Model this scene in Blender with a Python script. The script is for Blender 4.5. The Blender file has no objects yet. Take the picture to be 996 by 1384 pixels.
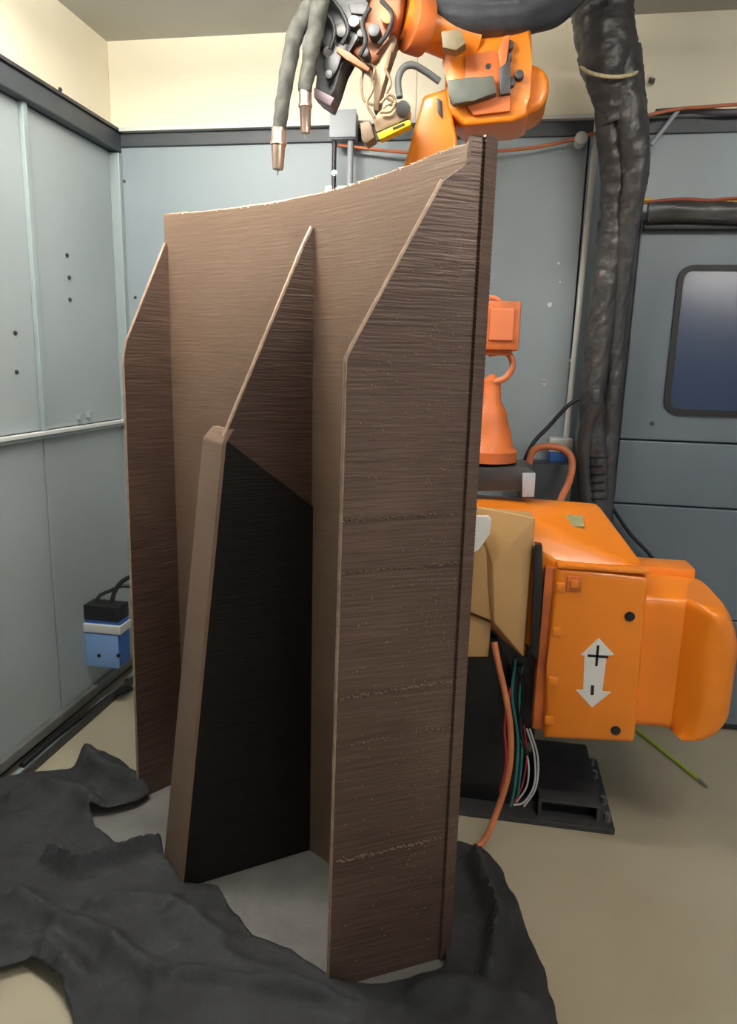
import bpy, bmesh, math, random
from mathutils import Vector, Matrix, noise, geometry
random.seed(7)
scene = bpy.context.scene
C = scene.collection
R = math.radians

# ------------------------------------------------------------------ camera
W, H, F = 996, 1384, 960.0
CAM = Vector((0, 0, 1.5))
ROT = Matrix.Rotation(R(9.5), 3, 'Z') @ Matrix.Rotation(R(90 - 12.0), 3, 'X') @ Matrix.Rotation(R(1.5), 3, 'Z')
cd = bpy.data.cameras.new('camera'); cam = bpy.data.objects.new('camera', cd); C.objects.link(cam)
cd.sensor_fit = 'VERTICAL'; cd.sensor_height = 36; cd.lens = F / H * 36; cd.clip_start = .02
cam.location = CAM; cam.rotation_euler = ROT.to_euler()
scene.camera = cam

# ------------------------------------------------------------------ world, lamps, exposure
wd = bpy.data.worlds.new('world'); scene.world = wd; wd.use_nodes = True
wd.node_tree.nodes['Background'].inputs[0].default_value = (.86, .93, 1, 1)
wd.node_tree.nodes['Background'].inputs[1].default_value = .22

LAMPS = [(-.95, 1.72, 2.64, 66), (1.0, .80, 2.64, 42), (2.7, -3.5, 2.64, 60)]      # tube lamps on the ceiling: x, y, z, tube radiance (built at the end; last two added for fill and glass reflection)
LAMP_COL = (1, .955, .87, 1)
vs = scene.view_settings
vs.view_transform = 'Standard'; vs.look = 'None'; vs.gamma = 1; vs.use_curve_mapping = False
vs.exposure = 0.66

def P(x, y, Y):
    """world point on the depth plane Y seen at photo pixel x, y"""
    d = ROT @ Vector(((x - W / 2) / F, -(y - H / 2) / F, -1))
    return CAM + d * ((Y - CAM.y) / d.y)
def G(x, y, z=0):
    d = ROT @ Vector(((x - W / 2) / F, -(y - H / 2) / F, -1))
    return CAM + d * ((z - CAM.z) / d.z)

# ------------------------------------------------------------------ materials
def srgb(r, g, b):
    f = lambda c: (c / 255 / 12.92) if c / 255 <= .04045 else ((c / 255 + .055) / 1.055) ** 2.4
    return (f(r), f(g), f(b), 1)
MATS = {}
def mat(name, col, rough=.5, metal=0, var=.12, vscale=4, stretch=(1, 1, 1), bump=0, bscale=40, bstretch=(1, 1, 1),
        col2=None, spec=.5, coat=0, wave=None, detail=4):
    if name in MATS: return MATS[name]
    m = bpy.data.materials.new(name); m.use_nodes = True; nt = m.node_tree; N = nt.nodes; L = nt.links
    b = N['Principled BSDF']; b.inputs['Roughness'].default_value = rough; b.inputs['Metallic'].default_value = metal
    b.inputs['Specular IOR Level'].default_value = spec; b.inputs['Coat Weight'].default_value = coat
    tc = N.new('ShaderNodeTexCoord')
    mp = N.new('ShaderNodeMapping'); mp.inputs['Scale'].default_value = stretch; L.new(tc.outputs['Object'], mp.inputs[0])
    nz = N.new('ShaderNodeTexNoise'); nz.inputs['Scale'].default_value = vscale; nz.inputs['Detail'].default_value = detail
    L.new(mp.outputs[0], nz.inputs['Vector'])
    cr = N.new('ShaderNodeValToRGB')
    c2 = col2 or tuple(min(1, c * (1 + var)) for c in col[:3]) + (1,)
    c1 = col if col2 else tuple(c * (1 - var) for c in col[:3]) + (1,)
    cr.color_ramp.elements[0].position = .3; cr.color_ramp.elements[1].position = .7
    cr.color_ramp.elements[0].color = c1; cr.color_ramp.elements[1].color = c2
    L.new(nz.outputs[0], cr.inputs[0]); L.new(cr.outputs[0], b.inputs['Base Color'])
    if bump:
        mp2 = N.new('ShaderNodeMapping'); mp2.inputs['Scale'].default_value = bstretch; L.new(tc.outputs['Object'], mp2.inputs[0])
        n2 = N.new('ShaderNodeTexNoise'); n2.inputs['Scale'].default_value = bscale; n2.inputs['Detail'].default_value = 5
        L.new(mp2.outputs[0], n2.inputs['Vector'])
        bp = N.new('ShaderNodeBump'); bp.inputs['Strength'].default_value = bump; bp.inputs['Distance'].default_value = .01
        L.new(n2.outputs[0], bp.inputs['Height']); L.new(bp.outputs[0], b.inputs['Normal'])
    MATS[name] = m
    return m

M_floor = mat('floor_paint', srgb(166, 157, 134), .42, var=.0, col2=srgb(184, 176, 154), vscale=1.6, bump=.12, bscale=14, detail=8)
M_wall = mat('panel_paint', srgb(160, 170, 172), .42, var=.05, vscale=1.5, bump=.05, bscale=3, metal=.0)
M_wallback = mat('panel_paint_back', srgb(142, 155, 161), .42, var=.06, vscale=1.5, bump=.05, bscale=3)
M_cream = mat('cream_sheet', srgb(238, 230, 206), .38, var=.05, vscale=1.2, bump=.06, bscale=2)
M_ceil = mat('ceiling_sheet', srgb(176, 176, 170), .55, var=.05, vscale=1.2)
M_dark_grey = mat('dark_grey', srgb(62, 68, 74), .45, var=.15, vscale=6)
M_trim = mat('trim_paint', srgb(150, 163, 165), .4, var=.06)
M_white = mat('white_paint', srgb(214, 217, 214), .45, var=.04)
M_seam = mat('seam_dark', srgb(40, 46, 50), .7)
M_door = mat('door_paint', srgb(98, 110, 120), .4, var=.06, vscale=1.5, bump=.03, bscale=4)
M_rubber = mat('black_rubber', srgb(22, 23, 25), .55, var=.15)
M_steel = mat('steel', srgb(170, 168, 165), .28, 1, var=.15, vscale=20)
M_darksteel = mat('dark_steel', srgb(70, 70, 72), .45, .4, var=.2, vscale=12, bump=.15, bscale=30)
M_orange = mat('robot_orange', srgb(238, 134, 30), .36, var=.05, vscale=5, coat=.15)
M_orange2 = mat('robot_orange_worn', srgb(204, 108, 52), .5, var=.25, vscale=9, detail=8)
M_brownor = mat('forearm_brown', srgb(150, 92, 58), .5, var=.35, vscale=12, detail=8)
M_tan = mat('robot_shade_tan', srgb(196, 156, 104), .45, var=.06, vscale=5)  # tan tone carries the different lighting of the orange body
M_black = mat('black_paint', srgb(26, 26, 28), .4, var=.2)
M_wrap = mat('black_wrap', srgb(66, 64, 65), .4, var=.3, vscale=9, bump=.5, bscale=16, bstretch=(1, 1, 2.2), spec=.6)
M_cloth = mat('blanket_cloth', srgb(45, 46, 49), .8, var=.4, vscale=6, bump=.9, bscale=20, detail=8)
M_blue = mat('socket_blue', srgb(52, 104, 178), .4, var=.08)
M_bluel = mat('socket_lid_blue', srgb(134, 172, 224), .4, var=.08)
M_cable_o = mat('orange_cable', srgb(196, 116, 76), .5, var=.15, vscale=10)
M_cable_k = mat('black_cable', srgb(24, 25, 28), .5)
M_cable_w = mat('white_wire', srgb(206, 208, 210), .5)
M_cable_t = mat('teal_wire', srgb(44, 120, 116), .5)
M_cable_r = mat('red_wire', srgb(172, 44, 58), .5)
M_cable_y = mat('yellow_cable', srgb(206, 178, 60), .5)
M_yellow = mat('yellow_paint', srgb(232, 202, 20), .45)
M_grey = mat('grey_box', srgb(170, 176, 184), .45, var=.04)
M_label = mat('label_white', srgb(228, 226, 222), .5, var=.02)
M_ink = mat('label_ink', srgb(18, 18, 18), .6)
M_brass = mat('aged_cream_metal', srgb(138, 116, 90), .42, .3, var=.25, vscale=20)
M_greenlabel = mat('plate_green', srgb(172, 172, 128), .4, .3, var=.15, vscale=60)
M_rod = mat('rod_green', srgb(176, 200, 66), .4)
M_sleeve = mat('torch_sleeve', srgb(64, 64, 59), .8, var=.55, vscale=22, bump=.6, bscale=30)
M_base = mat('base_plate', srgb(128, 126, 124), .42, .25, var=.2, vscale=7, bump=.2, bscale=30, detail=8)
M_nozzle = mat('nozzle_copper', srgb(206, 178, 160), .3, .9, var=.12, vscale=30)

def glass():
    m = bpy.data.materials.new('door_glass'); m.use_nodes = True
    b = m.node_tree.nodes['Principled BSDF']
    b.inputs['Base Color'].default_value = srgb(36, 54, 84); b.inputs['Roughness'].default_value = .19
    b.inputs['Specular IOR Level'].default_value = .8
    return m
M_glass = glass()

def printed(name, base, light, dark, bump, layer=.008, rough=.42, streak=.6):
    """layered bronze-brown weld bead: fine stacked horizontal streaks along z"""
    m = bpy.data.materials.new(name); m.use_nodes = True; nt = m.node_tree; N = nt.nodes; L = nt.links
    b = N['Principled BSDF']; b.inputs['Roughness'].default_value = rough; b.inputs['Metallic'].default_value = .25
    tc = N.new('ShaderNodeTexCoord')
    def nz(scale, st, detail=5):
        mp = N.new('ShaderNodeMapping'); mp.inputs['Scale'].default_value = st; L.new(tc.outputs['Object'], mp.inputs[0])
        n = N.new('ShaderNodeTexNoise'); n.inputs['Scale'].default_value = scale; n.inputs['Detail'].default_value = detail
        L.new(mp.outputs[0], n.inputs['Vector']); return n
    a = nz(2.2, (1, 1, 1)); s = nz(3, (2.2, 2.2, 62), 6); f = nz(6, (2.5, 2.5, 36), 3)
    r1 = N.new('ShaderNodeValToRGB'); e = r1.color_ramp.elements
    e[0].position = .3; e[0].color = dark; e[1].position = .72; e[1].color = light
    k = r1.color_ramp.elements.new(.5); k.color = base
    mx = N.new('ShaderNodeMix'); mx.data_type = 'FLOAT'; mx.inputs[0].default_value = streak
    L.new(a.outputs[0], mx.inputs[2]); L.new(s.outputs[0], mx.inputs[3]); L.new(mx.outputs[0], r1.inputs[0])
    L.new(r1.outputs[0], b.inputs['Base Color'])
    ad = N.new('ShaderNodeMath'); ad.operation = 'ADD'; L.new(s.outputs[0], ad.inputs[0]); L.new(f.outputs[0], ad.inputs[1])
    bp = N.new('ShaderNodeBump'); bp.inputs['Strength'].default_value = bump; bp.inputs['Distance'].default_value = .006
    L.new(ad.outputs[0], bp.inputs['Height']); L.new(bp.outputs[0], b.inputs['Normal'])
    return m
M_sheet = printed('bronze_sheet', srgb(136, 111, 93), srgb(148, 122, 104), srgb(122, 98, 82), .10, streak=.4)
M_rib = printed('bronze_rib_shaded', srgb(94, 74, 64), srgb(116, 94, 82), srgb(68, 52, 45), .24, streak=.55)  # same metal as the sheet, shade of the rib faces put into the colour
M_block_shade = printed('shaded_block', srgb(20, 15, 13), srgb(29, 22, 19), srgb(14, 10, 9), .25, streak=.6, rough=.6)  # near-black tone paints in the shade on the block
M_bead = mat('bead_lit', srgb(172, 148, 128), .4, .35, var=.2, vscale=40)  # pale tone paints in the lit edges; also colours the spatter

# ------------------------------------------------------------------ mesh helpers
def obj(name, bm, m, parent=None, smooth=False, loc=None):
    bmesh.ops.recalc_face_normals(bm, faces=bm.faces)
    me = bpy.data.meshes.new(name); bm.to_mesh(me); bm.free(); me.materials.append(m)
    if smooth:
        me.shade_smooth()
        try: me.set_sharp_from_angle(angle=R(40))
        except Exception: pass
    o = bpy.data.objects.new(name, me); C.objects.link(o)
    if parent is not None:
        o.parent = parent; o.matrix_parent_inverse = Matrix.Translation(-parent.location)
    return o
def tag(o, label, cat, group=None):
    o['label'] = label; o['category'] = cat
    if group: o['group'] = group
    return o
def struct(o, label=None):
    o['kind'] = 'structure'
    if label: o['label'] = label
    return o
def thing(name, label, cat, loc, group=None):
    o = bpy.data.objects.new(name, None); C.objects.link(o); o.location = loc; o.empty_display_size = .05
    return tag(o, label, cat, group)
def box(bm, x0, x1, y0, y1, z0, z1, bev=0):
    vs_ = [bm.verts.new((x, y, z)) for x in (x0, x1) for y in (y0, y1) for z in (z0, z1)]
    fs = [bm.faces.new([vs_[i] for i in f]) for f in ((0, 1, 3, 2), (4, 6, 7, 5), (0, 4, 5, 1), (2, 3, 7, 6), (0, 2, 6, 4), (1, 5, 7, 3))]
    if bev:
        es = list({e for f in fs for e in f.edges})
        bmesh.ops.bevel(bm, geom=es, offset=bev, segments=2, affect='EDGES', profile=.6)
    return bm
def prism(bm, pts, vec, bev=0, seg=2):
    """closed polygon of 3D points, extruded along vec"""
    vec = Vector(vec)
    a = [bm.verts.new(p) for p in pts]; b = [bm.verts.new(Vector(p) + vec) for p in pts]
    n = len(a); fs = [bm.faces.new(a), bm.faces.new(b[::-1])]
    for i in range(n): fs.append(bm.faces.new((a[i], b[i], b[(i + 1) % n], a[(i + 1) % n])))
    if bev:
        es = list({e for f in fs for e in f.edges})
        bmesh.ops.bevel(bm, geom=es, offset=bev, segments=seg, affect='EDGES', profile=.6)
    return bm
def hull(bm, pts, bev=0, seg=3):
    vv = [bm.verts.new(p) for p in pts]
    r = bmesh.ops.convex_hull(bm, input=vv)
    junk = [g for g in r['geom_interior'] if isinstance(g, bmesh.types.BMVert)]
    if junk: bmesh.ops.delete(bm, geom=junk, context='VERTS')
    bmesh.ops.dissolve_limit(bm, angle_limit=R(2), verts=bm.verts[:], edges=bm.edges[:])
    if bev: bmesh.ops.bevel(bm, geom=bm.edges[:], offset=bev, segments=seg, affect='EDGES', profile=.6)
    return bm
def spline(pts, n=8):
    pts = [Vector(p) for p in pts]; out = []
    q = [pts[0] * 2 - pts[1]] + pts + [pts[-1] * 2 - pts[-2]]
    for i in range(1, len(q) - 2):
        for k in range(n):
            t = k / n; a, b, c, d = q[i - 1:i + 3]
            out.append(.5 * ((2 * b) + (c - a) * t + (2 * a - 5 * b + 4 * c - d) * t * t + (3 * b - a - 3 * c + d) * t ** 3))
    out.append(pts[-1]); return out
def tube(bm, pts, r, seg=10, smoothn=8, ripple=None):
    pts = spline(pts, smoothn) if smoothn else [Vector(p) for p in pts]
    n = len(pts); rings = []; up = None
    for i, p in enumerate(pts):
        t = (pts[min(i + 1, n - 1)] - pts[max(i - 1, 0)]).normalized()
        if up is None: up = t.orthogonal().normalized()
        up = (up - t * up.dot(t)).normalized(); s = t.cross(up)
        rr = r(i / (n - 1)) if callable(r) else r
        ring = []
        for k in range(seg):
            a = 2 * math.pi * k / seg
            q = rr * (1 + (ripple(p, a) if ripple else 0))
            ring.append(bm.verts.new(p + (up * math.cos(a) + s * math.sin(a)) * q))
        rings.append(ring)
    for i in range(n - 1):
        for k in range(seg):
            bm.faces.new((rings[i][k], rings[i][(k + 1) % seg], rings[i + 1][(k + 1) % seg], rings[i + 1][k]))
    bm.faces.new(rings[0][::-1]); bm.faces.new(rings[-1])
    return bm
def cyl(bm, a, b, r, r2=None, seg=20, bev=0):
    a = Vector(a); b = Vector(b); r2 = r if r2 is None else r2
    t = (b - a).normalized(); u = t.orthogonal().normalized(); s = t.cross(u)
    A = []; B = []
    for k in range(seg):
        w = u * math.cos(2 * math.pi * k / seg) + s * math.sin(2 * math.pi * k / seg)
        A.append(bm.verts.new(a + w * r)); B.append(bm.verts.new(b + w * r2))
    fa = bm.faces.new(A[::-1]); fb = bm.faces.new(B)
    for k in range(seg): bm.faces.new((A[k], A[(k + 1) % seg], B[(k + 1) % seg], B[k]))
    if bev:
        es = list(fa.edges) + list(fb.edges)
        bmesh.ops.bevel(bm, geom=es, offset=bev, segments=2, affect='EDGES', profile=.6)
    return bm
def lathe(bm, a, axis, prof, seg=20):
    """prof: (distance along axis, radius)"""
    a = Vector(a); t = Vector(axis).normalized(); u = t.orthogonal().normalized(); s = t.cross(u); rings = []
    for d, r in prof:
        rings.append([bm.verts.new(a + t * d + (u * math.cos(2 * math.pi * k / seg) + s * math.sin(2 * math.pi * k / seg)) * r) for k in range(seg)])
    for i in range(len(rings) - 1):
        for k in range(seg): bm.faces.new((rings[i][k], rings[i][(k + 1) % seg], rings[i + 1][(k + 1) % seg], rings[i + 1][k]))
    bm.faces.new(rings[0][::-1]); bm.faces.new(rings[-1]); return bm
def NB(): return bmesh.new()
def bolt(parent, p, axis, r=.009, h=.008, m=None):
    b = NB(); p = Vector(p); t = Vector(axis).normalized()
    cyl(b, p - t * .002, p + t * .003, r * 1.35, seg=12); cyl(b, p + t * .003, p + t * h, r, seg=6)
    return obj('bolt', b, m or M_steel, parent)

# ------------------------------------------------------------------ room shell
XL, YB, ZB, ZC = -1.65, 3.03, 2.42, 2.76
XR, YF = 3.6, -4.4
struct(obj('floor', box(NB(), XL - .1, XR, YF, YB + .1, -.1, 0), M_floor))
struct(obj('ceiling', box(NB(), XL - .1, XR, YF, YB + .1, ZC, ZC + .06), M_ceil))
wl = struct(obj('wall_left', box(NB(), XL - .1, XL - .014, YF, YB + .1, 0, ZC), M_seam))
ys = [YB - .012, 2.42, 1.22, .02, -1.18, -2.38, -3.58, YF]
for i in range(7):
    y1, y0 = ys[i], ys[i + 1]
    obj('panel', box(NB(), XL - .014, XL, y0 + .005, y1 - .005, .05, 1.185, .004), M_wall, wl)
    obj('panel', box(NB(), XL - .014, XL, y0 + .005, y1 - .005, 1.215, ZB - .085, .004), M_wall, wl)
    obj('upper_panel', box(NB(), XL - .014, XL - .001, y0, y1 + (.012 if i == 0 else 0), ZB, ZC), M_cream, wl)
for (px, py) in ((20, 450), (22, 503), (90, 345), (93, 375), (94, 405), (237 / 2.93, 355 / 2.93)):
    d = P(px, py, 1); d = (d - CAM); t = (XL - CAM.x) / d.x; q = CAM + d * t
    bolt(wl, q, (1, 0, 0), .006, .007, M_darksteel)
for (px, py) in ((105, 563), (118, 560)):
    d = P(px, py, 1) - CAM; t = (XL - CAM.x) / d.x; q = CAM + d * t
    obj('bracket', box(NB(), q.x, q.x + .02, q.y - .012, q.y + .012, q.z - .012, q.z + .012, .002), M_trim, wl)

wb = struct(obj('wall_back', box(NB(), XL - .1, XR, YB + .014, YB + .1, 0, ZC), M_seam))
xs = [XL + .012, -.69, .305, .50, 1.5, 2.5, XR]
for i in range(6):
    x0, x1 = xs[i], xs[i + 1]
    obj('panel', box(NB(), x0 + .003, x1 - .003, YB, YB + .014, .05, (ZB - .06) , .004), M_wallback, wb)
for x0, x1 in ((XL, -.36), (-.36, .95), (.95, XR)):
    obj('upper_panel', box(NB(), x0, x1 - .002, YB - .001, YB + .014, ZB, ZC), M_cream, wb)
for px, py, s in ((743, 412, .011), (736, 518, .012), (755, 356, .006), (735, 515, .009), (771, 487, .008), (757, 381, .004)):
    q = P(px, py, YB)
    obj('paint_chip', prism(NB(), [q + Vector((s * math.cos(a + .3) * (.8 + .3 * math.sin(3 * a)), -.0025, s * math.sin(a + .3))) for a in [k * math.pi / 3.5 for k in range(7)]], (0, .002, 0)), M_white, wb)
for px, py in ((157, 198), (168, 245), (155, 245), (183, 402)):
    bolt(wb, P(px, py, YB - .0), (0, -1, 0), .005, .006, M_darksteel)
# left beam; back strip is the pale lip's shadow put in as dark colour
t = struct(obj('trim_1', box(NB(), XL, XL + .045, YF, YB, ZB - .085, ZB - .012, .006), M_dark_grey))
obj('lip', box(NB(), XL, XL + .055, YF, YB, ZB - .012, ZB), M_darksteel, t)
for k in range(4): obj('cable_clip', box(NB(), XL + .0, XL + .03, 2.35 + k * .17, 2.37 + k * .17, ZB, ZB + .012), M_rubber, t)
t = struct(obj('lip_shade_strip', box(NB(), XL + .045, XR, YB - .012, YB, ZB - .065, ZB - .012, .004), M_dark_grey))
obj('lip', box(NB(), XL + .05, XR, YB - .04, YB, ZB - .012, ZB + .002), M_white, t)
t = struct(obj('trim_3', box(NB(), XL, XL + .022, YF, YB, 1.186, 1.2, .002), M_trim))
obj('lip', box(NB(), XL, XL + .03, YF, YB, 1.2, 1.213, .002), M_white, t)
struct(obj('trim_4', box(NB(), XL, XL + .045, YB - .03, YB - .001, .02, ZB - .09, .004), M_trim))
t = struct(obj('trim_5', box(NB(), XL + .001, XL + .02, 2.405, 2.432, 1.215, ZB - .085, .003), M_trim))
# base rails along the floor
t = struct(obj('baseboard_left', box(NB(), XL, XL + .03, YF, YB, .045, .085, .004), mat('rail_grey', srgb(112, 112, 110), .5, .2, var=.3, vscale=9)))
obj('rail', box(NB(), XL + .03, XL + .075, YF, YB - .02, 0, .012, .002), M_trim, t)
obj('rail', box(NB(), XL + .075, XL + .085, YF, YB - .02, 0, .035, .002), M_darksteel, t)
for k in range(5): bolt(t, (XL + .05, 2.85 - k * .45, .012), (0, 0, 1), .008)
struct(obj('baseboard_back', box(NB(), XL + .09, XR, YB - .02, YB, 0, .05, .003), M_darksteel))

# ------------------------------------------------------------------ sliding door with dark window in the back wall
dl, dr, dyf = .515, 1.62, YB - .05
dd = bpy.data.objects.new('door_1', None); C.objects.link(dd); dd.location = (dl, YB - .03, 0); struct(dd)
obj('door_panel', box(NB(), dl, dr, dyf, YB - .005, 1.222, 2.05, .006), M_door, dd)
obj('lap_board', box(NB(), dl, dr, dyf - .004, YB - .005, .962, 1.216, .005), M_door, dd)
obj('lap_board', box(NB(), dl, dr, dyf - .008, YB - .005, .50, .956, .005), M_door, dd)
obj('lap_board', box(NB(), dl, dr, dyf - .012, YB - .005, .04, .494, .005), M_door, dd)
obj('door_gasket', box(NB(), dl - .022, dl, dyf + .004, YB - .004, .04, 2.05, .004), M_rubber, dd)
wx0, wx1, wz0, wz1, wr = .665, 1.42, 1.325, 1.885, .055
def rrect(x0, x1, z0, z1, r, y, n=6):
    out = []
    for cx, cz, a0 in ((x1 - r, z1 - r, 0), (x0 + r, z1 - r, 90), (x0 + r, z0 + r, 180), (x1 - r, z0 + r, 270)):
        for k in range(n + 1):
            a = R(a0 + 90 * k / n); out.append(Vector((cx + r * math.cos(a), y, cz + r * math.sin(a))))
    return out
def ring(bm, o, i, dy):
    n = len(o); v = []
    for pts, d in ((o, 0), (i, 0), (i, dy), (o, dy)): v.append([bm.verts.new(p + Vector((0, d, 0))) for p in pts])
    for a in range(4):
        for k in range(n): bm.faces.new((v[a][k], v[a][(k + 1) % n], v[(a + 1) % 4][(k + 1) % n], v[(a + 1) % 4][k]))
    return bm
obj('window_gasket', ring(NB(), rrect(wx0, wx1, wz0, wz1, wr, dyf - .014), rrect(wx0 + .022, wx1 - .022, wz0 + .022, wz1 - .022, wr - .02, dyf - .014), .018), M_rubber, dd, True)
obj('window_pane', prism(NB(), rrect(wx0 + .02, wx1 - .02, wz0 + .02, wz1 - .02, wr - .02, dyf - .006), (0, .005, 0)), M_glass, dd)
bolt(dd, P(881, 572, dyf), (0, -1, 0), .006, .008, M_darksteel)

# ------------------------------------------------------------------ base plate and the printed panel
ZP = .012
plate_px = [(105, 1096), (238, 1032), (650, 1285), (612, 1350), (448, 1362), (325, 1300), (190, 1215)]
pl = [G(x, y) for x, y in plate_px]
bp_ = obj('steel_base_plate', prism(NB(), pl, (0, 0, ZP), .003), M_base)
tag(bp_, 'grey scuffed steel build plate on the floor under the tall brown panel', 'plate')

ARC_C = Vector((-2.155, -.715)); ARC_R = 3.0962; A0, A1 = 1.1953, .8208
def arc(s, off=0):
    a = A0 + (A1 - A0) * s; r = ARC_R + off
    return Vector((ARC_C.x + r * math.cos(a), ARC_C.y + r * math.sin(a)))
zt_tab = [1.921, 1.916, 1.913, 1.911, 1.910, 1.911, 1.914, 1.919, 1.927, 1.938, 1.940]
def ztop(s):
    s = max(0, min(.9999, s)) * 10; i = int(s); return zt_tab[i] + (zt_tab[i + 1] - zt_tab[i]) * (s - i)
part = thing('printed_panel', 'tall curved brown metal panel with three upright ribs, built up in layers', 'metal panel', (arc(.5).x, arc(.5).y, ZP))
def loft(rows, name, m, parent, smooth=True):
    """stack of closed loops joined into one skin"""
    bm = NB(); rings = [[bm.verts.new(p) for p in r] for r in rows]; n = len(rings[0])
    for a, b in zip(rings, rings[1:]):
        for k in range(n): bm.faces.new((a[k], a[(k + 1) % n], b[(k + 1) % n], b[k]))
    bm.faces.new(rings[0][::-1]); bm.faces.new(rings[-1])
    return obj(name, bm, m, parent, smooth)
def nz1(v, s=1.0): return noise.noise(Vector((v * s, 3.7, 1.3)))
S1 = 1.004                                     # the sheet runs a little past the last rib
TH = .022
def sheet_rows():
    rows = []; NR = 470
    for k in range(NR + 1):
        f = k / NR; rip = .00035 * (1 if k % 2 else -1) * (.4 + abs(nz1(k * .37)))
        row = []
        for i in range(45):
            s = S1 * i / 44; p = arc(s, -rip); row.append((p.x, p.y, ZP + (ztop(s) - ZP) * f + (.0025 * nz1(i * 1.7 + 9) if k == NR else 0)))
        for i in range(44, -1, -1):
            s = S1 * i / 44; p = arc(s, TH + rip); row.append((p.x, p.y, ZP + (ztop(s) - ZP) * f))
        rows.append(row)
    return rows
loft(sheet_rows(), 'curved_sheet', M_sheet, part)
def plate(name, foot, front, prof, thick, m, z0=ZP, amp=.0006, side=0, ncol=10, thick_front=None, z1=None):
    """upright rib: prof gives depth from the sheet over height; right face lies on the foot-front line"""
    foot = Vector(foot); front = Vector(front); u = (front - foot).normalized(); n = Vector((u.y, -u.x))   # n: towards the left side
    if n.x > 0: n = -n
    zs = sorted({z for z, d0, d1 in prof}); z1 = z1 or prof[-1][0]
    NR = max(2, int((z1 - z0) / .0042)); rows = []
    def dd_(z):
        for (za, a0, a1), (zb, b0, b1) in zip(prof, prof[1:]):
            if za <= z <= zb + 1e-6:
                t = 0 if zb == za else (z - za) / (zb - za); return a0 + (b0 - a0) * t, a1 + (b1 - a1) * t
        return prof[-1][1], prof[-1][2]
    for k in range(NR + 1):
        z = z0 + (z1 - z0) * k / NR; a, b = dd_(z)
        rip = amp * (1 if k % 2 else -1) * (.3 + 1.2 * abs(nz1(k * .61 + side * 7)))
        row = []
        for i in range(ncol + 1):
            d = a + (b + rip - a) * i / ncol; p = foot + u * d - n * (rip + side); row.append((p.x, p.y, z))
        tf = thick_front or thick
        for i in range(ncol, -1, -1):
            d = a + (b + rip - a) * i / ncol; p = foot + u * d + n * (thick + (tf - thick) * i / ncol + rip); row.append((p.x, p.y, z))
        rows.append(row)
    return loft(rows, name, m, parent=part)
fR, fM, fL = arc(1.0, .004), arc(.528, .004), arc(.012, .004)
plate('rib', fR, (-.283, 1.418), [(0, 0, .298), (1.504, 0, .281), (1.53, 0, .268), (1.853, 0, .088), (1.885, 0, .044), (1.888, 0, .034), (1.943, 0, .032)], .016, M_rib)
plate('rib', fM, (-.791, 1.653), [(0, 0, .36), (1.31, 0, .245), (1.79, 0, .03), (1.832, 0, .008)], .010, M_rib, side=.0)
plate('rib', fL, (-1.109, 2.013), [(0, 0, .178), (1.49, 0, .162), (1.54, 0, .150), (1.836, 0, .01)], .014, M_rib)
# thick foot block of the middle rib, shade put into its colour, and the lighter flat strip along its front
uM = (Vector((-.791, 1.653)) - fM).normalized(); nM = Vector((uM.y, -uM.x)); nM = nM if nM.x < 0 else -nM
tM = Vector((-.72, .69))
def blk(d, n, z): q = fM + uM * d + (tM if n > 0 else nM) * n; return Vector((q.x, q.y, z))
LM = (Vector((-.791, 1.653)) - fM).length
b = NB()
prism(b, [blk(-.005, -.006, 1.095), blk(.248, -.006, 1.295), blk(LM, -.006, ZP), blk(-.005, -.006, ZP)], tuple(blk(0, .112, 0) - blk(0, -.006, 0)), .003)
obj('rib_block', b, M_block_shade, part)['label'] = 'thick block at the foot of the middle rib, coloured dark for its shade'
rows = []
for k in range(301):
    f = k / 300; z = ZP + (1.318 - ZP) * f; d = LM + (.246 - LM) * f; rp = .0003 * (1 if k % 2 else -1)
    w = .122 - .004 * f
    if z > 1.285: w -= (z - 1.285) * .5; d -= (z - 1.285) * .5
    rows.append([blk(d - .004, -.0075, z), blk(d + .006 + rp, -.006, z), blk(d + .006 + rp, w * .5, z), blk(d + .006 + rp, w, z), blk(d - .01, w + .004, z)])
loft(rows, 'front_strip', M_sheet, part)
# stub column at the outer end of the sheet
rows = []
for k in range(461):
    z = ZP + (1.944 - ZP) * k / 460; rp = .0008 * (1 if k % 2 else -1)
    a, b2, c2, d2 = arc(.990, -.003 - rp), arc(1.0055, -.003 - rp), arc(1.0065 + rp, TH + .008), arc(.990, TH + .008)
    rows.append([(q.x, q.y, z) for q in (a, b2, c2, d2)])
loft(rows, 'end_column', M_rib, part)
# knobbly last bead along the top edges, pale colour standing for their highlight
def knobs(name, pts, r, m, step=.009):
    bm = NB()
    for a, b in zip(pts, pts[1:]):
        a = Vector(a); b = Vector(b); n = max(1, int((b - a).length / step))
        for i in range(n):
            p = a + (b - a) * (i + random.random() * .4) / n; s = r * random.uniform(.7, 1.25)
            bmesh.ops.create_icosphere(bm, subdivisions=1, radius=s, matrix=Matrix.Translation(p) @ Matrix.Diagonal((1.5, 1.5, .8, 1)))
    o = obj(name, bm, m, part, True); o['kind'] = 'stuff'; return o
knobs('lit_top_bead', [(arc(s, .011).x, arc(s, .011).y, ztop(s)) for s in [i / 30 * S1 for i in range(31)]], .0075, M_bead)
def lit_edge_bead(pts, r):  # pale tube that draws the lit rib edge as colour
    q = []
    for a, b in zip(pts, pts[1:]):
        n = max(2, int((b - a).length / .012)); q += [a + (b - a) * k / n for k in range(n)]
    bm = NB(); tube(bm, q + [pts[-1]], r, 8, 0, lambda p, an: .15 * noise.noise(p * 40)); return obj('lit_edge_bead', bm, M_bead, part, True)
uR = (Vector((-.283, 1.418)) - fR).normalized(); nR = Vector((uR.y, -uR.x)); nR = nR if nR.x < 0 else -nR
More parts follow.
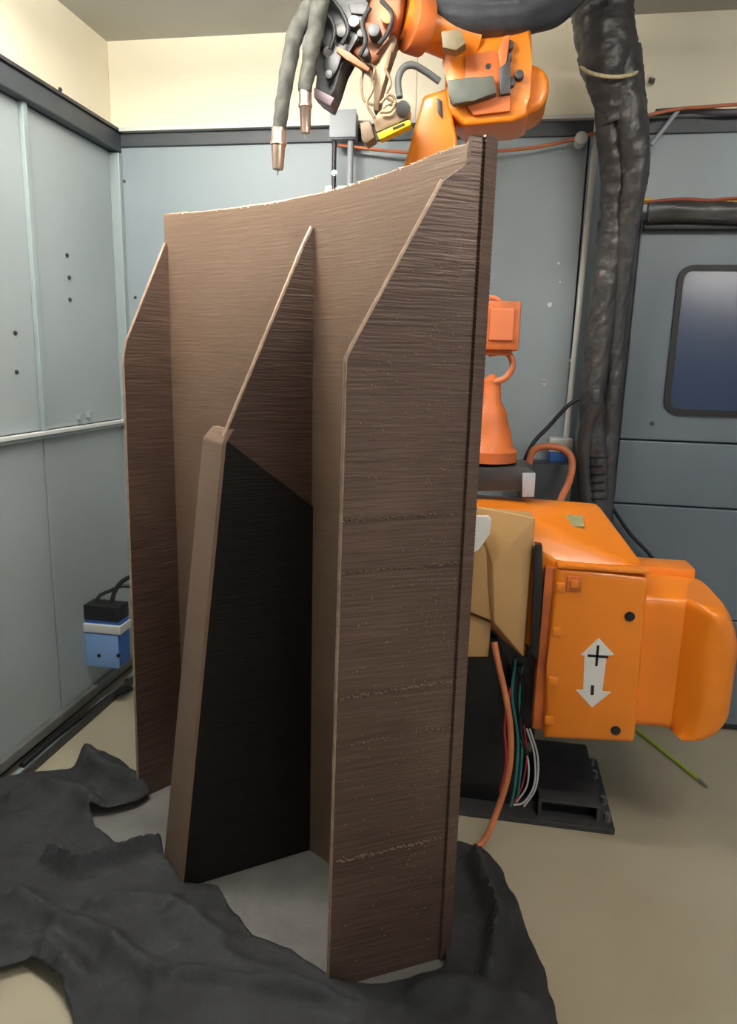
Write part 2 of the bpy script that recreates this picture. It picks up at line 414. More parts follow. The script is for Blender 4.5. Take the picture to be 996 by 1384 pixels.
def rr(d, n, z): q = fR + uR * d + nR * n; return Vector((q.x, q.y, z))
lit_edge_bead([rr(.297, .007, ZP + .01), rr(.281, .007, 1.504), rr(.268, .007, 1.53), rr(.088, .007, 1.853)], .0062)
lit_edge_bead([blk(.248, .005, 1.30), blk(.03, .005, 1.79), blk(.008, .005, 1.832)], .0062)
uL = (Vector((-1.109, 2.013)) - fL).normalized(); nL = Vector((uL.y, -uL.x)); nL = nL if nL.x < 0 else -nL
def ll(d, n, z): q = fL + uL * d + nL * n; return Vector((q.x, q.y, z))
lit_edge_bead([ll(.178, .006, ZP + .01), ll(.162, .006, 1.49), ll(.15, .006, 1.54), ll(.01, .006, 1.836)], .0048)
# rough restart seams across the outer rib
bm = NB()
for z, dens, rr_ in ((1.175, 60, .0022), (1.062, 56, .0026), (.775, 60, .003), (.66, 34, .002), (.365, 60, .003)):
    for i in range(dens):
        d = .012 + .275 * (i + random.random()) / dens
        p = rr(d, -.002, z + .03 * (.15 - d) * .6 + random.uniform(-.003, .003))
        bmesh.ops.create_icosphere(bm, subdivisions=1, radius=rr_ * random.uniform(.5, 1.2), matrix=Matrix.Translation(p) @ Matrix.Diagonal((1.6, 1.6, .9, 1)))
o = obj('seam_bead', bm, mat('seam_bead', srgb(128, 106, 92), .45, .3, var=.2, vscale=60), part, True); o['kind'] = 'stuff'; o['label'] = 'rough restart seams across the outer rib'
bm = NB()
for i in range(520):
    z = ZP + 1.75 * random.random() ** .6; dm = .27 if z < 1.5 else .27 - (z - 1.5) * .55
    d = random.uniform(.015, dm) if random.random() < .5 else random.uniform(.03, .11)
    if d > dm: continue
    bmesh.ops.create_icosphere(bm, subdivisions=1, radius=random.uniform(.0006, .0017), matrix=Matrix.Translation(rr(d, -.0015, z)))
o = obj('spatter', bm, M_bead, part, True); o['kind'] = 'stuff'

# ------------------------------------------------------------------ black blanket on the floor
outer_px = [(-8, 1075), (10, 1064), (40, 1056), (100, 1050), (116, 1040), (132, 1030), (160, 1040), (195, 1062), (205, 1085), (186, 1098), (150, 1107), (122, 1110),
            (130, 1135), (160, 1158), (195, 1163), (218, 1163), (226, 1185), (250, 1209), (296, 1213), (318, 1250), (340, 1282), (395, 1306),
            (428, 1328), (460, 1349), (520, 1352), (575, 1338), (600, 1326), (602, 1296), (588, 1240), (560, 1190), (575, 1158), (612, 1150), (650, 1160), (672, 1190),
            (692, 1228), (718, 1290), (738, 1350), (752, 1410), (760, 1500), (600, 1560), (350, 1560), (120, 1500), (104, 1420), (96, 1370), (82, 1340), (46, 1310),
            (0, 1324), (-60, 1334), (-150, 1310), (-130, 1190)]
op = [G(x, y) for x, y in outer_px]
op = [Vector((p.x, p.y, 0)) for p in op]
dense = []
for i in range(len(op)):
    a, b = op[i], op[(i + 1) % len(op)]; n = max(1, int((b - a).length / .012))
    for k in range(n):
        p = a + (b - a) * k / n
        w = .006 * noise.noise(p * 18); dense.append(Vector((p.x + w, p.y + .006 * noise.noise(p * 18 + Vector((5, 5, 5))))))
def inside(p, poly):
    c = False; j = len(poly) - 1
    for i in range(len(poly)):
        a, b = poly[i], poly[j]
        if (a.y > p.y) != (b.y > p.y) and p.x < (b.x - a.x) * (p.y - a.y) / (b.y - a.y) + a.x: c = not c
        j = i
    return c
pts2 = list(dense); edges = [(i, (i + 1) % len(dense)) for i in range(len(dense))]
x0, x1 = min(p.x for p in dense), max(p.x for p in dense); y0, y1 = min(p.y for p in dense), max(p.y for p in dense)
step = .0115; iy = 0; yy = y0
while yy < y1:
    xx = x0 + (step / 2 if iy % 2 else 0)
    while xx < x1:
        p = Vector((xx + random.uniform(-.003, .003), yy + random.uniform(-.003, .003)))
        if inside(p, dense): pts2.append(p)
        xx += step
    yy += step * .87; iy += 1
res = geometry.delaunay_2d_cdt(pts2, edges, [], 0, 1e-5)
vco, faces = res[0], res[2]
def segd(p, a, b):
    ab = b - a; t = max(0, min(1, (p - a).dot(ab) / max(1e-9, ab.length_squared))); return (p - a - ab * t).length
fold_px = [([(70, 1180), (110, 1195), (165, 1180), (215, 1165)], .06, .020), ([(20, 1095), (60, 1072), (110, 1090), (125, 1105)], .04, .03),
           ([(30, 1230), (90, 1270), (150, 1290), (210, 1345)], .04, .028), ([(230, 1260), (330, 1330), (430, 1370)], .02, .025), ([(130, 1240), (230, 1235), (300, 1290)], .03, .022), ([(250, 1340), (360, 1360), (470, 1384)], .025, .02),
           ([(640, 1180), (670, 1260), (660, 1340)], .06, .022), ([(0, 1290), (60, 1290), (110, 1340)], .03, .03), ([(118, 1040), (140, 1060), (190, 1080)], .06, .035),
           ([(560, 1370), (620, 1350), (700, 1380)], .025, .03)]
folds = [([Vector(G(x, y)[:2]) for x, y in pp], h, w) for pp, h, w in fold_px]
part_feet = [(fR, Vector((-.283, 1.418))), (fM, Vector((-.791, 1.653))), (fL, Vector((-1.109, 2.013)))]
def hz(p):
    v = Vector((p.x, p.y, 0))
    w_ = Vector((noise.noise(v * 2.3), noise.noise(v * 2.3 + Vector((9, 4, 0))), 0)) * .25
    z = .02 + .024 * (noise.noise(v * 2.6) + .5) + .036 * max(0, .42 - abs(noise.noise((v + w_) * 3.6 + Vector((3, 1, 0))))) + .010 * max(0, .4 - abs(noise.noise((v + w_) * 8 + Vector((1, 7, 0))))) + .004 * noise.noise(v * 22)
    for pp, h, w in folds:
        d = min(segd(p, a, b) for a, b in zip(pp, pp[1:])); z += h * math.exp(-(d / w) ** 2)
    return max(.014, z)
bm = NB(); vv = [bm.verts.new((p.x, p.y, hz(p))) for p in vco]
for f in faces:
    cx = sum((vco[i] for i in f), Vector((0, 0))) / len(f)
    if inside(cx, dense):
        try: bm.faces.new([vv[i] for i in f])
        except ValueError: pass
bmesh.ops.delete(bm, geom=[v for v in bm.verts if not v.link_faces], context='VERTS')
o = obj('welding_blanket', bm, M_cloth, None, True)
sm = o.modifiers.new('thickness', 'SOLIDIFY'); sm.thickness = .003; sm.offset = -1
tag(o, 'crumpled black blanket spread on the floor around the brown panel', 'blanket')

# ------------------------------------------------------------------ orange welding robot
rob = thing('welding_robot', 'orange robot arm with two torches on a black floor pedestal', 'robot', (.1, 2.4, 0))
def rp(name, bm, m, smooth=True, parent=None): return obj(name, bm, m, parent or rob, smooth)
# pedestal
rp('floor_plate', box(NB(), -.32, .482, 2.17, 2.60, 0, .022, .003), M_darksteel)
b = NB()
for x0_, x1_, z0_, z1_ in ((.235, .434, .022, .03), (.235, .434, .078, .088), (.235, .245, .03, .078), (.424, .434, .03, .078)): box(b, x0_, x1_, 2.19, 2.58, z0_, z1_)
rp('base_channel', b, M_darksteel, False)
rp('channel_core', box(NB(), .24, .43, 2.25, 2.56, .03, .08), M_black, False)
rp('pedestal', box(NB(), -.28, .17, 2.24, 2.58, .022, .62, .01), M_black)
b = NB(); cyl(b, (.06, 2.42, .5), (.06, 2.42, .75), .15, seg=32); rp('turntable', b, M_black)
for q in ((.462, 2.215), (.462, 2.31), (.455, 2.47), (.455, 2.56)): bolt(rob, (q[0], q[1], .022), (0, 0, 1), .011, .026)
# turning body
BX0, BX1, BY, BZ0, BZ1 = .215, .487, 2.08, .365, .922
b = NB(); prism(b, [(BX0 + .005, BY, BZ0), (BX1 + .004, BY, BZ0 + .018), (BX1 - .008, BY, BZ1 - .012), (BX0, BY, BZ1), (BX0 - .002, BY, .6)], (0, .34, 0), .02, 4)
body = rp('front_housing', b, M_orange)
b = NB(); box(b, BX0 - .028, BX0 + .012, BY + .02, BY + .30, BZ0 + .02, BZ1 - .01, .006); rp('housing_flange', b, M_orange2)
for z in (.43, .56, .72, .86):
    b = NB(); box(b, BX0 + .006, BX0 + .032, BY - .004, BY + .02, z - .014, z + .014, .004); rp('cover_lug', b, M_orange, parent=body)
for px, py in ((851, 833), (832, 987)): bolt(body, P(px, py, BY), (0, -1, 0), .011, .007, M_black)
b = NB(); box(b, BX0 + .035, BX0 + .078, BY - .005, BY + .04, .852, .896, .003); la = rp('latch', b, M_orange2, parent=body)
b = NB(); box(b, BX0 + .046, BX0 + .068, BY - .009, BY + .03, .862, .886, .002); rp('latch_key', b, M_orange, parent=body)
b = NB(); box(b, BX0 + .004, BX1 - .01, BY - .004, BY + .05, .918, .93, .004); rp('top_lip', b, M_orange, parent=body)
# arrow sticker with plus and minus
def sticker(pts, dy): return [Vector((P(x, y, BY).x, BY - dy, P(x, y, BY).z)) for x, y in pts]
ar = [(809, 862), (830, 885), (820, 886), (814, 934), (826, 935), (800, 956), (778, 932), (788, 932), (790, 886), (785, 885)]
o = rp('arrow_sticker', prism(NB(), sticker(ar, .0014), (0, .0016, 0)), M_label, False); o['label'] = 'white double arrow sticker with plus and minus signs'
def inkbar(pts): return obj('ink', prism(NB(), sticker(pts, .0019), (0, .0008, 0)), M_ink, o)
inkbar([(794, 884), (822, 886), (822, 889.5), (794, 887.5)]); inkbar([(806.5, 872), (810, 872), (807.5, 900), (804, 900)]); inkbar([(798.5, 926), (803, 926), (802.4, 939), (798, 939)])
# big rounded motor cover to the right
b = NB(); rings = []
plan = [(.478, 2.44), (.478, 2.125), (.56, 2.13), (.60, 2.125), (.632, 2.085), (.665, 2.058), (.70, 2.055), (.735, 2.075), (.757, 2.12), (.762, 2.2), (.76, 2.36), (.70, 2.44)]
plan = plan[:3] + [(p.x, p.y) for p in spline([(x, y, 0) for x, y in plan[3:]], 6)]
Z0_, Z1_ = .415, .842
for k in range(41):
    f = k / 40; z = Z0_ + (Z1_ - Z0_) * f; ring_ = []
    e = max(0, (.22 - f) / .22); e2 = max(0, (f - .93) / .07); e3 = max(0, (f - .62) / .38)
    for x, y in plan:
        xx = x
        if x > .6: xx = x - (1 - math.sqrt(max(0, 1 - e * e))) * .11 * (x - .6) / .16 - e3 ** 2 * .05 * (x - .6) / .16
        yy_ = y + ((1 - math.sqrt(max(0, 1 - (e2 * .98) ** 2))) * .03 if y < 2.3 else 0) + ((1 - math.sqrt(max(0, 1 - min(1, max(0, (.06 - f) / .06)) ** 2 * .96))) * .02 if y < 2.3 else 0)
        zz = z - (max(0, x - .60) * .10 * f)
        ring_.append((xx, yy_, zz))
    rings.append(ring_)
loft_b = rings
bm = NB(); rg = [[bm.verts.new(p) for p in r_] for r_ in rings]
for a, c_ in zip(rg, rg[1:]):
    for k in range(len(plan)): bm.faces.new((a[k], a[(k + 1) % len(plan)], c_[(k + 1) % len(plan)], c_[k]))
bm.faces.new(rg[0][::-1]); bm.faces.new(rg[-1])
rp('motor_cover', bm, M_orange)
b = NB(); box(b, .47, .69, 2.38, 2.50, .80, .862, .008); rp('cover_rail', b, M_orange)
# sloping hood on top of the body
b = NB(); hull(b, [P(640, 671, 2.42), P(808, 681, 2.42), P(846, 752, 2.42), (.485, 2.11, .915), (.22, 2.11, .925), P(722, 700, 2.2), P(640, 690, 2.2),
                   (-.06, 2.22, .72), (-.06, 2.5, .72), (.485, 2.5, .62), (.22, 2.12, .62), (.36, 2.5, 1.04), (-.05, 2.5, 1.05)], .012)
rp('body_hood', b, M_orange)
q = P(771, 709, 2.22)
b = NB(); u1 = Vector((1, 0, -.03)).normalized()
c0 = P(758, 702, 2.29); c1 = P(786, 703, 2.29); c2_ = P(789, 718, 2.235); c3 = P(757, 718, 2.235)
nn = (c1 - c0).cross(c3 - c0).normalized(); nn = nn if nn.z > 0 else -nn
prism(b, [c0 + nn * .02, c1 + nn * .02, c2_ + nn * .02, c3 + nn * .02], -nn * .035); rp('rating_plate', b, M_greenlabel, False)
# side cover, the orange body's shading put into a tan colour
b = NB(); prism(b, [P(625, 690, 2.14), P(667, 762, 2.14), P(670, 842, 2.14), P(622, 822, 2.14)], (0, .1, 0), .006)
tc_ = rp('side_cover', b, M_tan)
b = NB(); hull(b, [P(640, 684, 2.18), P(718, 692, 2.18), P(723, 700, 2.12), P(666, 762, 2.12), P(668, 842, 2.12), P(697, 846, 2.12), P(707, 888, 2.12), P(720, 720, 2.2), P(712, 886, 2.2), P(640, 700, 2.24), P(650, 840, 2.24)], .004)
rp('side_cover', b, M_tan)
b = NB(); prism(b, [P(x, y, 2.108) for x, y in ((630, 698), (660, 698), (664, 704), (662, 722), (648, 742), (630, 754))], (0, .02, 0), .002); rp('blank_label', b, M_label, False)
b = NB(); prism(b, [P(x, y, 2.16) for x, y in ((620, 826), (664, 842), (660, 888), (620, 888))], (0, .12, 0), .004); rp('lower_cover', b, M_tan)
b = NB(); prism(b, [P(x, y, 2.18) for x, y in ((664, 846), (700, 848), (712, 890), (722, 735), (732, 735), (730, 900), (722, 1000), (700, 1010), (690, 900))], (0, .06, 0)); rp('gap_shade', b, M_black, False)  # black strips stand for the shade in the gap
b = NB(); prism(b, [P(x, y, 2.088) for x, y in ((723, 736), (733, 738), (733, 800), (727, 892), (717, 884))], (0, .04, 0), .002); rp('gap_shade', b, M_black)
# gearbox bracket and arm stub seen past the panel
b = NB(); prism(b, [P(x, y, 2.36) for x, y in ((620, 632), (712, 632), (724, 640), (724, 662), (700, 664), (620, 664))], (0, .2, 0), .004); rp('bracket', b, M_darksteel)
b = NB(); prism(b, [P(x, y, 2.34) for x, y in ((706, 640), (724, 640), (722, 672), (706, 672))], (0, .03, 0), .003); rp('bracket_end', b, M_grey)
b = NB(); lathe(b, P(658, 622, 2.46), (0, 0, 1), [(0, .10), (.035, .10), (.05, .085), (.10, .075), (.14, .06), (.17, .055), (.20, .035), (.27, .03), (.29, .01)], 28); rp('axis_cone', b, M_orange2)
b = NB(); box(b, -.16, .075, 2.40, 2.55, 1.545, 1.70, .01); mo = rp('axis_motor', b, M_orange2)
b = NB(); box(b, -.02, .055, 2.392, 2.41, 1.575, 1.675, .004); obj('motor_plate', b, mat('motor_plate', srgb(226, 128, 84), .45), mo)
b = NB(); box(b, -.15, .055, 2.42, 2.54, 1.53, 1.548, .004); obj('motor_foot', b, M_orange2, mo)
b = NB(); tube(b, [P(660, 478, 2.44), P(684, 476, 2.44), P(693, 492, 2.44), P(684, 510, 2.44), P(664, 518, 2.44)], .011); rp('motor_hose', b, M_cable_o)
b = NB(); tube(b, [P(645, 412, 2.47), P(665, 402, 2.47), P(682, 412, 2.47)], .008); rp('motor_hose', b, M_cable_o)
# lower arm rising behind the panel
b = NB(); hull(b, [P(572, 130, 2.40), P(604, 120, 2.40), P(618, 190, 2.40), P(546, 225, 2.40), P(470, 600, 2.40), P(600, 600, 2.40),
                   P(572, 130, 2.52), P(604, 120, 2.52), P(618, 190, 2.52), P(546, 225, 2.52), P(470, 600, 2.52), P(600, 600, 2.52)], .012)
rp('lower_arm', b, M_orange)
b = NB(); cyl(b, P(540, 600, 2.36), P(540, 600, 2.36) + Vector((0, .22, 0)), .12, seg=32, bev=.01); rp('shoulder_joint', b, M_orange)
# elbow housing
b = NB(); prism(b, [P(x, y, 2.40) for x, y in ((596, 62), (622, 48), (650, 38), (718, 36), (719, 84), (716, 130), (714, 156), (693, 164), (628, 170), (606, 150), (600, 120), (604, 84))], (0, .2, 0), .014, 3)
el = rp('elbow_housing', b, M_orange)
b = NB(); prism(b, [P(x, y, 2.43) for x, y in ((708, 84), (724, 86), (737, 94), (743, 108), (742, 124), (736, 141), (722, 151), (708, 156))], (0, .18, 0), .022, 4); rp('elbow_motor', b, M_orange)
b = NB(); prism(b, [P(x, y, 2.385) for x, y in ((628, 74), (668, 66), (690, 96), (690, 150), (640, 156), (628, 140))], (0, .03, 0), .008); rp('elbow_cap', b, M_orange2)
for px, py in ((688, 60), (686, 76), (690, 110), (702, 100)):
    b = NB(); q = P(px, py, 2.375); cyl(b, q, q + Vector((0, .04, 0)), .013, seg=14, bev=.002); rp('elbow_plug', b, M_darksteel)
b = NB(); prism(b, [P(x, y, 2.392) for x, y in ((590, 132), (597, 136), (598, 160), (592, 152))], (0, .02, 0), .002); rp('arm_slot', b, M_black)
b = NB(); prism(b, [P(x, y, 2.355) for x, y in ((604, 108), (640, 104), (667, 102), (671, 126), (640, 136), (613, 141), (606, 128))], (0, .03, 0), .004); rp('elbow_guard', b, mat('guard_grey', srgb(92, 96, 88), .55, .2, var=.25, vscale=18))
for px, py in ((613, 137), (660, 92), (684, 80), (681, 112)): bolt(rob, P(px, py, 2.398), (0, -1, 0), .009, .014, M_darksteel)
b = NB(); prism(b, [P(x, y, 2.37) for x, y in ((681, 48), (690, 46), (684, 88), (676, 92), (672, 70))], (0, .04, 0), .005); rp('elbow_lever', b, M_orange2)
b = NB(); prism(b, [P(x, y, 2.37) for x, y in ((674, 92), (690, 78), (690, 126), (676, 128))], (0, .04, 0), .004); rp('elbow_lever', b, M_darksteel)
# upper arm and wrist
b = NB(); a_ = P(640, 55, 2.45); c_ = P(545, 22, 2.36); tube(b, [a_, a_.lerp(c_, .4), a_.lerp(c_, .75), c_], lambda t: .075 - .012 * t, 24, 4); rp('upper_arm', b, M_orange)
b = NB(); prism(b, [P(x, y, 2.30) for x, y in ((596, 42), (622, 38), (630, 58), (616, 68), (598, 64))], (0, .05, 0), .005); rp('connector_plate', b, mat('connector_cream', srgb(122, 108, 80), .5, var=.15, vscale=30))
b = NB(); cyl(b, P(552, 30, 2.33), P(575, 38, 2.36), .078, seg=28, bev=.008); rp('wrist_ring', b, M_orange2)
b = NB(); prism(b, [P(x, y, 2.28) for x, y in ((506, -20), (545, -20), (542, 18), (534, 40), (520, 50), (512, 78), (498, 88), (474, 70), (488, 30))], (0, .14, 0), .012, 3); rp('wrist_housing', b, M_brownor)
b = NB(); prism(b, [P(x, y, 2.26) for x, y in ((448, -20), (500, -20), (494, 12), (486, 54), (470, 66), (458, 88), (452, 120), (444, 143), (424, 130), (428, 104), (430, 70), (412, 90), (404, 46), (420, 10))], (0, .10, 0), .008); rp('torch_mount', b, M_darksteel)
b = NB(); prism(b, [P(x, y, 2.245) for x, y in ((440, 62), (452, 58), (464, 72), (456, 92), (444, 116), (436, 90))], (0, .03, 0), .004); rp('mount_clamp', b, M_black)
b = NB(); prism(b, [P(x, y, 2.25) for x, y in ((470, 4), (498, 2), (494, 20), (474, 18))], (0, .03, 0), .004); rp('mount_clamp', b, M_darksteel)
b = NB(); cyl(b, P(443, 70, 2.24), P(443, 70, 2.28), .014, seg=14, bev=.002); rp('clamp_knob', b, M_steel)
b = NB(); prism(b, [P(x, y, 2.25) for x, y in ((424, 118), (452, 132), (446, 143), (424, 131))], (0, .06, 0), .003); rp('mount_foot', b, mat('mauve_metal', srgb(120, 104, 110), .5, .3))
for px, py, r_, m in ((462, 40, .020, M_black), (478, 28, .016, M_steel), (430, 58, .013, M_black), (444, 100, .012, M_darksteel), (488, 44, .012, M_darksteel), (505, 40, .018, M_darksteel), (524, 20, .022, M_orange2), (492, 70, .014, M_black)):
    b = NB(); q = P(px, py, 2.235); cyl(b, q, q + Vector((0, .06, 0)), r_, seg=16, bev=.003); rp('wrist_fitting', b, m)
for pts in (((425, 10), (445, 24), (452, 44), (446, 66)), ((440, -10), (460, 14), (470, 40), (462, 60)), ((500, 10), (490, 30), (494, 56), (486, 76)), ((515, 0), (530, 20), (524, 44), (512, 60))):
    b = NB(); tube(b, [P(x, y, 2.235) for x, y in pts], .0065, 8); rp('wrist_hose', b, M_cable_k)
b = NB(); prism(b, [P(x, y, 2.24) for x, y in ((456, 62), (472, 70), (500, 92), (497, 97), (468, 80), (454, 70))], (0, .025, 0), .003); rp('wrist_link', b, M_brownor)
def torch(pts, a, c, r):
    b = NB(); tube(b, pts, lambda t: .026 - .006 * t, 18, 16, lambda p, an: .16 * noise.noise(p * 38 + Vector((math.cos(an), math.sin(an), 0)))); rp('torch_hose', b, M_sleeve)
    ax = c - a; L_ = ax.length
    b = NB(); lathe(b, a, ax, [(0, r * .8), (.004, r), (L_ * .33, r), (L_ * .36, r * 1.12), (L_ * .42, r * 1.12), (L_ * .45, r * .95), (L_ * .92, r * .8), (L_, r * .72)], 18); nzl = rp('torch_nozzle', b, M_nozzle)
    b = NB(); cyl(b, c, c + ax.normalized() * .016, .0022, seg=6); obj('contact_tip', b, M_steel, nzl)
torch([P(428, -30, 2.24), P(420, 6, 2.22), P(400, 44, 2.2), P(390, 90, 2.19), P(383, 130, 2.18), P(377, 176, 2.18)], P(377, 172, 2.18), P(375.5, 229, 2.18), .0215)
torch([P(436, -20, 2.2), P(430, 20, 2.2), P(423, 60, 2.2), P(416, 95, 2.2), P(412, 124, 2.2)], P(412.5, 119, 2.2), P(413, 180, 2.2), .0185)
# sensor tool hanging beside the wrist
b = NB(); prism(b, [P(x, y, 2.30) for x, y in ((500, 62), (516, 48), (530, 40), (537, 54), (532, 70), (522, 88), (516, 120), (512, 150), (504, 150), (506, 110), (508, 84))], (0, .05, 0), .006); tl = rp('tool_bracket', b, M_brass)
b = NB(); prism(b, [P(x, y, 2.29) for x, y in ((486, 166), (500, 163), (506, 186), (494, 194), (489, 190))], (0, .06, 0), .004); rp('tool_block', b, mat('brown_metal', srgb(122, 100, 80), .5, .2))
b = NB(); prism(b, [P(x, y, 2.29) for x, y in ((509, 180), (553, 161), (556, 168), (513, 189))], (0, .04, 0), .003); ys_ = rp('yellow_bar', b, M_yellow)
b = NB(); prism(b, [P(x, y, 2.287) for x, y in ((530, 172.5), (546, 166), (547, 168.5), (531, 175))], (0, .004, 0)); obj('bar_slot', b, M_ink, ys_)
b = NB(); prism(b, [P(x, y, 2.29) for x, y in ((504, 160), (520, 142), (540, 134), (554, 146), (552, 160), (508, 179))], (0, .05, 0), .005); rp('sensor_head', b, M_brass)
b = NB(); cyl(b, P(545, 147, 2.275), P(545, 147, 2.31), .022, seg=18, bev=.003); rp('sensor_lens', b, M_steel)
for pts in (((492, 92), (488, 115), (492, 135), (504, 142)), ((500, 96), (504, 120), (496, 140), (506, 160)), ((520, 92), (528, 112), (522, 130), (536, 140)), ((514, 140), (526, 128), (534, 136), (528, 150), (514, 152)), ((486, 90), (494, 86), (506, 92), (502, 110))):
    b = NB(); tube(b, [P(x, y, 2.275) for x, y in pts], .0042, 8); rp('tool_wire', b, M_brass)
b = NB(); tube(b, [P(540, 132, 2.31), P(538, 108, 2.32), P(545, 92, 2.33), P(558, 88, 2.34), P(574, 96, 2.36), P(594, 110, 2.38)], .010, 12); rp('grey_hose', b, mat('hose_grey', srgb(108, 112, 112), .6))
# wires in the gap of the body
for pts, m, r_ in (([(697, 890), (692, 940), (700, 1000), (696, 1060), (690, 1090)], M_cable_t, .005), ([(706, 900), (702, 950), (706, 1010), (700, 1075)], M_cable_t, .004),
                   ([(690, 930), (682, 980), (684, 1030), (676, 1070)], M_cable_r, .0045), ([(708, 980), (712, 1020), (706, 1060), (694, 1086)], M_cable_r, .003),
                   ([(712, 985), (722, 1020), (722, 1060), (708, 1084), (694, 1088)], M_cable_w, .0032), ([(716, 985), (727, 1025), (724, 1065), (708, 1090)], M_cable_w, .0032),
                   ([(704, 1000), (714, 1030), (712, 1062), (698, 1084)], M_cable_w, .003), ([(700, 900), (708, 935), (703, 980), (712, 1020)], M_cable_k, .007)):
    b = NB(); tube(b, [P(x, y, 2.165) for x, y in pts], r_, 8); rp('wire', b, m)
b = NB(); tube(b, [P(668, 868, 2.14), P(674, 900, 2.12), P(684, 945, 2.11), P(690, 990, 2.10), P(688, 1040, 2.09), P(674, 1090, 2.07), G(650, 1140, .012), G(612, 1152, .012), G(585, 1160, .012)], .0105, 10); rp('supply_cable', b, M_cable_o)

# ------------------------------------------------------------------ black hose bundles
hb = thing('hose_bundle', 'black wrapped twin hose bundle hanging down beside the door', 'hose', (.41, 2.8, .3))
def rip(p, a):
    c, d = math.cos(a), math.sin(a)
    r1 = noise.noise(Vector((c * 1.1 + p.x * 6, d * 1.1, p.z * 8 + c * .8)))
    r2 = .5 - abs(noise.noise(Vector((c * 1.6, d * 1.6 + 4, p.z * 17 + d * 1.2)))) * 2
    r3 = .5 - abs(noise.noise(Vector((c * 2.4 + 7, d * 2.4, p.z * 34 + c * 2)))) * 2
    return .12 * r1 + .09 * r2 + .05 * r3
b = NB(); tube(b, [P(818, -150, 2.72), P(815, -60, 2.72), P(815, 0, 2.72), P(817, 40, 2.72), P(823, 86, 2.73), P(832, 130, 2.745), P(836, 165, 2.755)], lambda t: .094 - .004 * t - .055 * max(0, t - .62) ** 1.0 * 1.6, 40, 26, rip); obj('upper_hose', b, M_wrap, hb, True)
b = NB(); tube(b, [P(826, 60, 2.76), P(826, 110, 2.76), P(828, 170, 2.78), P(832, 230, 2.8), P(828, 300, 2.82), P(818, 390, 2.84), P(808, 470, 2.85), P(800, 560, 2.86), P(806, 640, 2.88), P(800, 720, 2.88), (.42, 2.88, .4), (.42, 2.88, .02)], lambda t: .058 - .012 * max(0, min(1, t * 2)), 40, 30, rip); obj('hose', b, M_wrap, hb, True)
b = NB(); tube(b, [P(840, 70, 2.72), P(848, 120, 2.72), P(856, 180, 2.73), P(859, 230, 2.75), P(850, 290, 2.78), P(842, 350, 2.82), P(834, 430, 2.86), P(824, 560, 2.89), P(815, 680, 2.9), (.47, 2.9, .4), (.47, 2.9, .02)], lambda t: .058 - .02 * max(0, min(1, t * 2.2)), 40, 30, rip); obj('hose', b, M_wrap, hb, True)
b = NB(); pr = []
cc = P(824, 88, 2.73)
for k in range(25):
    a = 2 * math.pi * k / 24; pr.append(cc + Vector((.093 * math.cos(a), .098 * math.sin(a), -.004 + .066 * math.sin(a) - .006 * math.cos(a))))
tube(b, pr, .006, 8, 0); obj('string_tie', b, mat('string', srgb(206, 190, 150), .8, var=.2, vscale=60), hb, True)
b = NB(); tube(b, [P(806, 545, 2.80), P(792, 580, 2.82), P(788, 630, 2.84), P(796, 700, 2.86)], .026, 16, 10, rip); obj('loose_wrap', b, M_wrap, hb, True)
for k in range(6):
    q = P(806 - k * .6, 618 + k * 11, 2.845)
    b = NB(); tube(b, [q + Vector((.047 * math.cos(a), .047 * math.sin(a) + .03, 0)) for a in [i * math.pi / 8 for i in range(17)]], .004, 6, 0); obj('hose_rib', b, M_cable_k, hb, True)
hb2 = thing('hose_bundle', 'thick grey-black wrapped hose lying across the top of the robot elbow', 'hose', P(650, 20, 2.42))
b = NB(); tube(b, [P(560, -40, 2.38), P(578, 2, 2.38), P(610, 16, 2.39), P(655, 18, 2.40), P(705, 14, 2.42), P(745, 2, 2.46), P(775, -30, 2.5), P(785, -70, 2.52)], lambda t: .055 + .012 * math.sin(math.pi * t), 40, 26, rip)
obj('hose', b, mat('wrap_grey', srgb(66, 68, 74), .38, var=.2, vscale=12, bump=.7, bscale=14), hb2, True)

# ------------------------------------------------------------------ things on the walls
jb = thing('junction_box', 'pale grey electrical box on the back wall with two conduits below', 'electrical box', P(465, 188, YB - .02))
q0, q1 = P(447, 150, YB - .1), P(480, 187, YB - .1)
obj('box_body', box(NB(), q0.x, q1.x, YB - .1, YB - .04, q1.z, q0.z, .004), M_grey, jb, True)
obj('box_lid', box(NB(), q0.x - .003, q1.x + .003, YB - .108, YB - .1, q1.z + .004, q0.z + .003, .002), M_grey, jb, True)
for px, m in ((452, M_darksteel), (474, M_grey)):
    q = P(px, 190, YB - .07); b = NB(); cyl(b, (q.x, q.y, q1.z + .005), (q.x, q.y, 1.2), .012 if px > 460 else .009, seg=14); obj('conduit', b, m, jb, True)
for z in (2.16, 1.7): obj('conduit_clip', box(NB(), P(445, 190, YB).x, P(482, 190, YB).x, YB - .056, YB - .001, z, z + .02), M_steel, jb)
b = NB(); bolt(jb, P(452, 234, YB - .08), (0, -1, 0), .008, .01)

